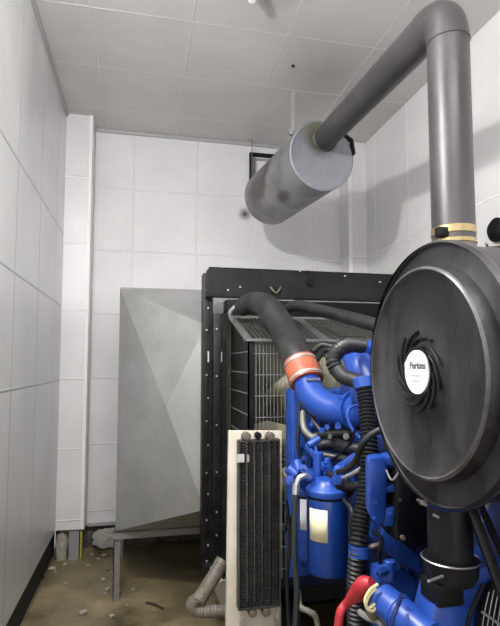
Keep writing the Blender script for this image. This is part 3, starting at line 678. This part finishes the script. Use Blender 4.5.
# ------------------------------------------------------------------ hoses
t = thing('radiator_hose', 'thick grey rubber hose arching from the radiator top to the blue elbow', 'hose', at(262, 320, 2.5))
B().tube([at(242, 308, 2.78), at(248, 304, 2.72), at(257, 303, 2.64), at(268, 308, 2.50), at(280, 325, 2.38), at(290, 343, 2.25), at(296, 355, 2.15), at(302, 368, 2.09)], [.050, .056, .062, .068, .070, .070, .068], 32).obj('hose', M_rub, t)
a, b_ = at(299.5, 362, 2.115), at(307, 382, 2.05)
B().tube([a, b_], .0735, 32).obj('orange_sleeve', M_orange, t)
d = (b_-a).normalized(); Ls = (b_-a).length
for f_ in (.08, .82): 
    c = a+d*Ls*f_; B().lathe([(.074, 0), (.0765, .001), (.0765, .012), (.074, .013)], c, d, 32, False).obj('hose_clamp', M_chrome, t)
    s_ = c+V((-.0, -.078, .0))+d*.006; B().bar(s_+V((-.025, 0, .002)), s_+V((.035, 0, .004)), .009, .009).obj('clamp_screw', M_chrome, t)
tag(B().tube([at(283, 314, 2.75), at(290, 308, 2.68), at(300, 306, 2.6), at(322, 311, 2.45), at(350, 318, 2.25), at(385, 328, 2.0)], .032, 20).obj('bypass_hose', M_rub), 'slim black hose running across above the top grille towards the drum', 'hose')
tag(B().tube([at(312, 352, 2.3), at(322, 345, 2.3), at(338, 348, 2.25), at(352, 342, 2.2)], .02, 14).tube([at(316, 360, 2.2), at(326, 350, 2.25), at(345, 354, 2.2)], .016, 12).obj('hose_loop', M_rub2), 'short black hose bundle behind the corrugated loop', 'hose')
t = thing('corrugated_loop_hose', 'short corrugated black hose bending left beside the valve cover', 'hose', at(340, 375, 1.75))
B().tube([at(362, 346, 1.78), at(350, 345, 1.75), at(339, 350, 1.72), at(333, 360, 1.7), at(337, 371, 1.68)], .026, 20, corr=(.014, .0028)).obj('hose', M_rub, t)
B().tube([at(336, 369, 1.68), at(344, 377, 1.66), at(354, 380, 1.64), at(361, 384, 1.62)], .027, 20).obj('smooth_end', M_rub, t)
t = thing('corrugated_drain_hose', 'long corrugated black hose hanging down beside the blue control housing', 'hose', at(358, 600, 1.45))
B().tube([at(362, 381, 1.55), at(366, 400, 1.53), at(368, 425, 1.5), at(369, 450, 1.47), at(366, 490, 1.44), at(361, 520, 1.42), at(358, 550, 1.4), at(356, 590, 1.4), at(357, 650, 1.4)], .025, 20, corr=(.0125, .0032)).obj('hose', M_rub2, t)
a = at(359.5, 545, 1.403); b_ = at(359, 556, 1.402); B().tube([a, b_], .0315, 24).obj('blue_collar', M_blue, t)
a = at(362, 378, 1.555); b_ = at(364, 388, 1.545); B().tube([a, b_], .031, 24).obj('blue_end_collar', M_blue, t)
tag(B().tube([at(400, 410, 1.35), at(388, 425, 1.36), at(372, 434, 1.38), at(362, 445, 1.4), at(356, 460, 1.45), at(346, 470, 1.5), at(338, 472, 1.55)], .010, 10).obj('rubber_tube', M_rub2), 'thin black tube curving across the corrugated hose to the filter head', 'hose')
# ------------------------------------------------------------------ fuel filters
def fuel_filter(px, top, bot, Y, r, label):
    c = at(px, top, Y); z1 = c.z; z0 = at(px, bot, Y).z
    t = thing('fuel_filter', label, 'fuel filter', (c.x, Y, z0), 'blue fuel filter canisters'); H = z1-z0
    B().lathe([(0, 0), (r*.88, .001), (r*.97, .006), (r, .016), (r, H-.05), (r*.97, H-.042)], (c.x, Y, z0), (0, 0, 1), 40, False).obj('canister', M_blued, t)
    B().lathe([(r*.95, 0), (r*.95, .01)], (c.x, Y, z0+H-.045), (0, 0, 1), 40).obj('seal', M_blk2, t)
    B().lathe([(r*1.0, 0), (r*1.04, .004), (r*1.04, .020), (r*.96, .026), (r*.62, .040), (r*.55, .052), (0, .053)], (c.x, Y, z0+H-.034), (0, 0, 1), 40, False).obj('filter_head', M_blue, t)
    return t, c, z0, H
def label_patch(t, c, r, za, zb_, a0, a1, m):
    b = B(); n = 10; vs = []
    for i in range(n+1):
        a = a0+(a1-a0)*i/n
        for z in (za, zb_): vs.append((c.x+math.cos(a)*(r+.0008), c.y+math.sin(a)*(r+.0008), z))
    b.faces(vs, [(2*i, 2*i+2, 2*i+3, 2*i+1) for i in range(n)]); return b.obj('paper_label', m, t, solid=.0005)
t, c, z0, H = fuel_filter(309.5, 484, 557, 1.82, .063, 'blue fuel filter canister half hidden behind the larger one')
label_patch(t, c, .063, at(305, 531, 1.76).z, at(305, 500, 1.76).z, math.radians(-142), math.radians(-100), M_white)
t, c, z0, H = fuel_filter(327, 484, 572, 1.62, .069, 'front blue fuel filter canister with a large cream paper label')
label_patch(t, c, .069, at(315, 545, 1.55).z, at(315, 512, 1.55).z, math.radians(-166), math.radians(-110), M_label)
# ------------------------------------------------------------------ oil cooler on cream panel
OY = 1.86
t = thing('oil_cooler', 'narrow finned black oil cooler mounted upright on a cream board left of the filters', 'cooler', (at(255, 600, OY).x, OY, .42))
pn = B(); tl, tr, bl, br = at(229, 431, OY), at(282, 431, OY), at(226.5, 600, OY), at(281, 600, OY)
k = (tl.z-.42)/(tl.z-bl.z); bl2 = tl+(bl-tl)*k; br2 = tr+(br-tr)*k
pn.prism([tl, tr, br2, bl2], (0, .025, 0), bev=.003); pn.obj('mounting_board', M_cream, t)
cx0, cx1 = at(240, 500, OY-.03), at(278, 500, OY-.03); zt = at(240, 443, OY-.03).z; zb = at(240, 608, OY-.03).z
lean = (bl2-tl)/(tl.z-bl2.z)
W_ = (cx1.x-cx0.x)
cx = B()
for k in range(5):
    xk = cx0.x+W_*(k+.5)/5; w2 = W_/5*.36
    z = zb
    cx.bar((xk, OY-.012, zb), (xk, OY-.012, zt), w2*1.0, .014)
    while z < zt: cx.box((xk, OY-.022, z), (w2*2.1, .03, .0028)); z += .0085
co = cx.obj('finned_tubes', M_fin, t, smooth=False)
sf = B(); sf.bar((cx0.x-.004, OY-.02, zb-.005), (cx0.x-.004, OY-.02, zt+.01), .006, .04).bar((cx1.x+.004, OY-.02, zb-.005), (cx1.x+.004, OY-.02, zt+.01), .006, .04)
sf.bar((cx0.x-.004, OY-.02, zt+.006), (cx1.x+.004, OY-.02, zt+.006), .04, .006, upv=(0, 0, 1)).bar((cx0.x-.004, OY-.02, zb-.003), (cx1.x+.004, OY-.02, zb-.003), .04, .006, upv=(0, 0, 1))
sf.obj('cooler_frame', M_fin, t, smooth=False)
for (x, y, r_) in ((247, 437, .017), (259, 436, .012), (271, 437, .017), (253, 614, .016), (267, 613, .017)):
    c = at(x, y, OY-.04); b = B(); b.lathe([(0, 0), (r_*.8, 0), (r_, .006), (r_, .03), (r_*.7, .045)], c, (0, 1, 0), 20); b.hexn(c+V((0, 0, 0)), (0, -1, 0), r_*.55, .008); b.obj('union_bolt', M_worn if r_ != .012 else M_blk2, t)
for (x, y) in ((243, 623), (277, 621)):
    c = at(x, y, OY-.01); B().lathe([(.009, 0), (.013, 0), (.013, .008), (.009, .008)], c, (0, -1, 0), 20).obj('grommet', M_chrome, t)
tg_ = B(); a = at(237, 454, OY-.045); b_ = at(244, 462, OY-.045); tg_.span((a.x, OY-.05, b_.z), (b_.x, OY-.044, a.z)).obj('metal_tag', M_chrome, t)
tg_ = B(); a = at(247, 454, OY-.05).x; 
B().span((a, OY-.05, b_.z), (a+.008, OY-.044, at(237, 453, OY).z)).obj('metal_tag', M_wire, t)
for (x, y) in ((243, 612), (277, 610)): 
    a = at(x, y, OY-.02); B().bar(at(x-2 if x < 250 else x+2, 600, OY-.012), at(x, 618, OY-.012), .007, .006).obj('bracket_strip', M_cream, t)
# steel-ended hose by the filter
t = thing('braided_fuel_line', 'dark fuel line with steel elbow fitting running down beside the filters', 'hose', at(297, 600, 1.6))
B().tube([at(310, 477, 1.62), at(305, 475.5, 1.6), at(299, 478, 1.6), at(296, 486, 1.6)], .009, 14).obj('steel_elbow', M_chrome, t)
B().tube([at(296, 484, 1.6), at(295.5, 494, 1.6)], .0115, 14).obj('crimp_sleeve', M_chrome, t)
B().tube([at(295.5, 493, 1.6), at(294.5, 520, 1.6), at(294.5, 560, 1.6), at(297, 590, 1.6), at(295, 640, 1.6)], .010, 14).obj('hose', mat('dark_green_rubber', (.018, .026, .026), .4), t)
tag(B().tube([at(298, 590, 1.75), at(300, 606, 1.72), at(310, 612, 1.7), at(316, 618, 1.7), at(320, 640, 1.7)], .010, 12).obj('clear_hose', M_conduit), 'pale grey thin hose curling below the fuel filters', 'hose')
tag(B().tube([at(282, 534, 1.95), at(290, 521, 1.95), at(300, 512, 1.9)], .010, 10).obj('drain_pipe', M_rub2), 'short dark pipe angled between cooler board and filters', 'pipe')
# union fitting left of the head
tag(B().lathe([(0, 0), (.02, 0), (.022, .012), (.014, .02), (.014, .04)], at(284, 478, 1.75), (1, .1, .2), 12).obj('pipe_union', M_worn), 'small worn metal union at the left of the filter bracket', 'fitting')
# red cable with boot, yellow ring wires
t = thing('battery_cable', 'red battery cable with red boot curving down beside the starter', 'cable', at(345, 600, 1.2))
B().tube([at(355, 597, 1.17), at(346, 604, 1.2), at(340, 614, 1.2), at(337, 640, 1.2)], .0105, 16).obj('cable', M_red, t)
B().tube([at(350, 600, 1.185), at(357, 593, 1.16), at(364, 585, 1.13), at(372, 583, 1.11)], [.013, .019, .021, .013], 18).obj('rubber_boot', M_red, t)
for i, (pts, lb) in enumerate((([(378, 584), (370, 590), (365, 600), (368, 608), (375, 604)], 'upper'), ([(376, 588), (369, 596), (366, 606), (372, 611), (377, 606)], 'lower'))):
    tag(B().tube([at(x, y, 1.09) for x, y in pts], .0035, 8).obj('yellow_wire', M_yel), 'yellow wire looped beside the red boot, %s of two loops' % lb, 'wire', 'yellow wires by the starter')
# grey conduit on floor left of board
t = thing('floor_conduit', 'ribbed grey flexible conduit elbow below the radiator corner', 'conduit', at(205, 612, 2.5))
B().tube([at(223, 560, 2.6), at(216, 573, 2.58), at(206, 589, 2.55), at(197, 603, 2.5)], .036, 20, corr=(.016, .0012)).obj('upper_length', M_conduit, t)
B().tube([at(196, 598, 2.5), at(192, 606, 2.5), at(198, 611, 2.5), at(215, 611, 2.5), at(240, 611, 2.5)], .030, 20, corr=(.016, .0012)).obj('lower_length', M_conduit, t)
# ------------------------------------------------------------------ skid and cream brace
t = thing('skid_base', 'cream painted steel skid under the generator, braces showing below the radiator', 'base frame', (1.07, 1.8, 0))
B().span((.50, .2, .12), (.62, 3.15, .40), bev=.006).span((1.52, .2, .12), (1.64, 3.15, .40), bev=.006).obj('side_beam', M_blk, t)
cbm = B()
for y in (.3, 1.2, 2.1, 3.0): cbm.span((.60, y, .14), (1.54, y+.1, .38), bev=.004)
cbm.obj('cross_beam', M_blk, t)
ft = B()
for y in (.5, 1.6, 2.9):
    for x in (.56, 1.58): ft.cyl((x, y, 0), (x, y, .12), .05, 16)
ft.obj('mount_foot', M_blk2, t)
B().span((.36, 2.94, .40), (1.78, 3.12, .45), bev=.004).obj('radiator_rail', M_blk, t)
br_ = B(); br_.bar(at(213, 566, 2.85), at(236, 618, 2.7), .04, .012, .002); br_.obj('diagonal_brace', M_cream, t)
B().prism([at(213, 588, 2.66), at(240, 570, 2.66), at(240, 626, 2.66), at(221, 607, 2.66)], (0, .012, 0)).obj('gusset_plate', M_cream, t)
# engine mount struts so that the engine rests on the skid
for y in (.8, 2.0):
    B().span((.56, y, .40), (.64, y+.1, .7)).span((.56, y, .64), (.9, y+.1, .70)).obj('engine_mount', M_blk, E)
    B().span((1.5, y, .40), (1.58, y+.1, .7)).span((1.24, y, .64), (1.58, y+.1, .70)).obj('engine_mount', M_blk, E)
# ------------------------------------------------------------------ lights
def point(name, loc, e, r=.08, col=(1, 1, 1)):
    l = bpy.data.lights.new(name, 'POINT'); l.energy = e; l.shadow_soft_size = r; l.color = col
    o = bpy.data.objects.new(name, l); C.objects.link(o); o.location = loc; return o
def area(name, loc, rot, sx, sy, e, col=(1, 1, 1)):
    l = bpy.data.lights.new(name, 'AREA'); l.shape = 'RECTANGLE'; l.size = sx; l.size_y = sy; l.energy = e; l.color = col
    o = bpy.data.objects.new(name, l); C.objects.link(o); o.location = loc; o.rotation_euler = rot; return o
point('wall_lamp_light', (-.42, 1.25, 3.02), 76, .05, (1, .985, .97))
area('ceiling_lamp_light', (.6, -.2, 3.5), (0, 0, 0), 1.6, .8, 38, (1, .99, .98))
area('camera_side_fill', (.3, -1.5, 1.5), (math.radians(90), 0, 0), 1.4, 2.0, 7, (.98, .99, 1))  # soft fill added behind the camera; no doorway is modelled there
w = bpy.data.worlds.new('world'); S.world = w; w.use_nodes = True
w.node_tree.nodes['Background'].inputs[0].default_value = (.6, .6, .6, 1); w.node_tree.nodes['Background'].inputs[1].default_value = .3
S.view_settings.view_transform = 'Standard'; S.view_settings.look = 'None'; S.view_settings.gamma = 1; S.view_settings.exposure = 0.98
S.view_settings.use_curve_mapping = False
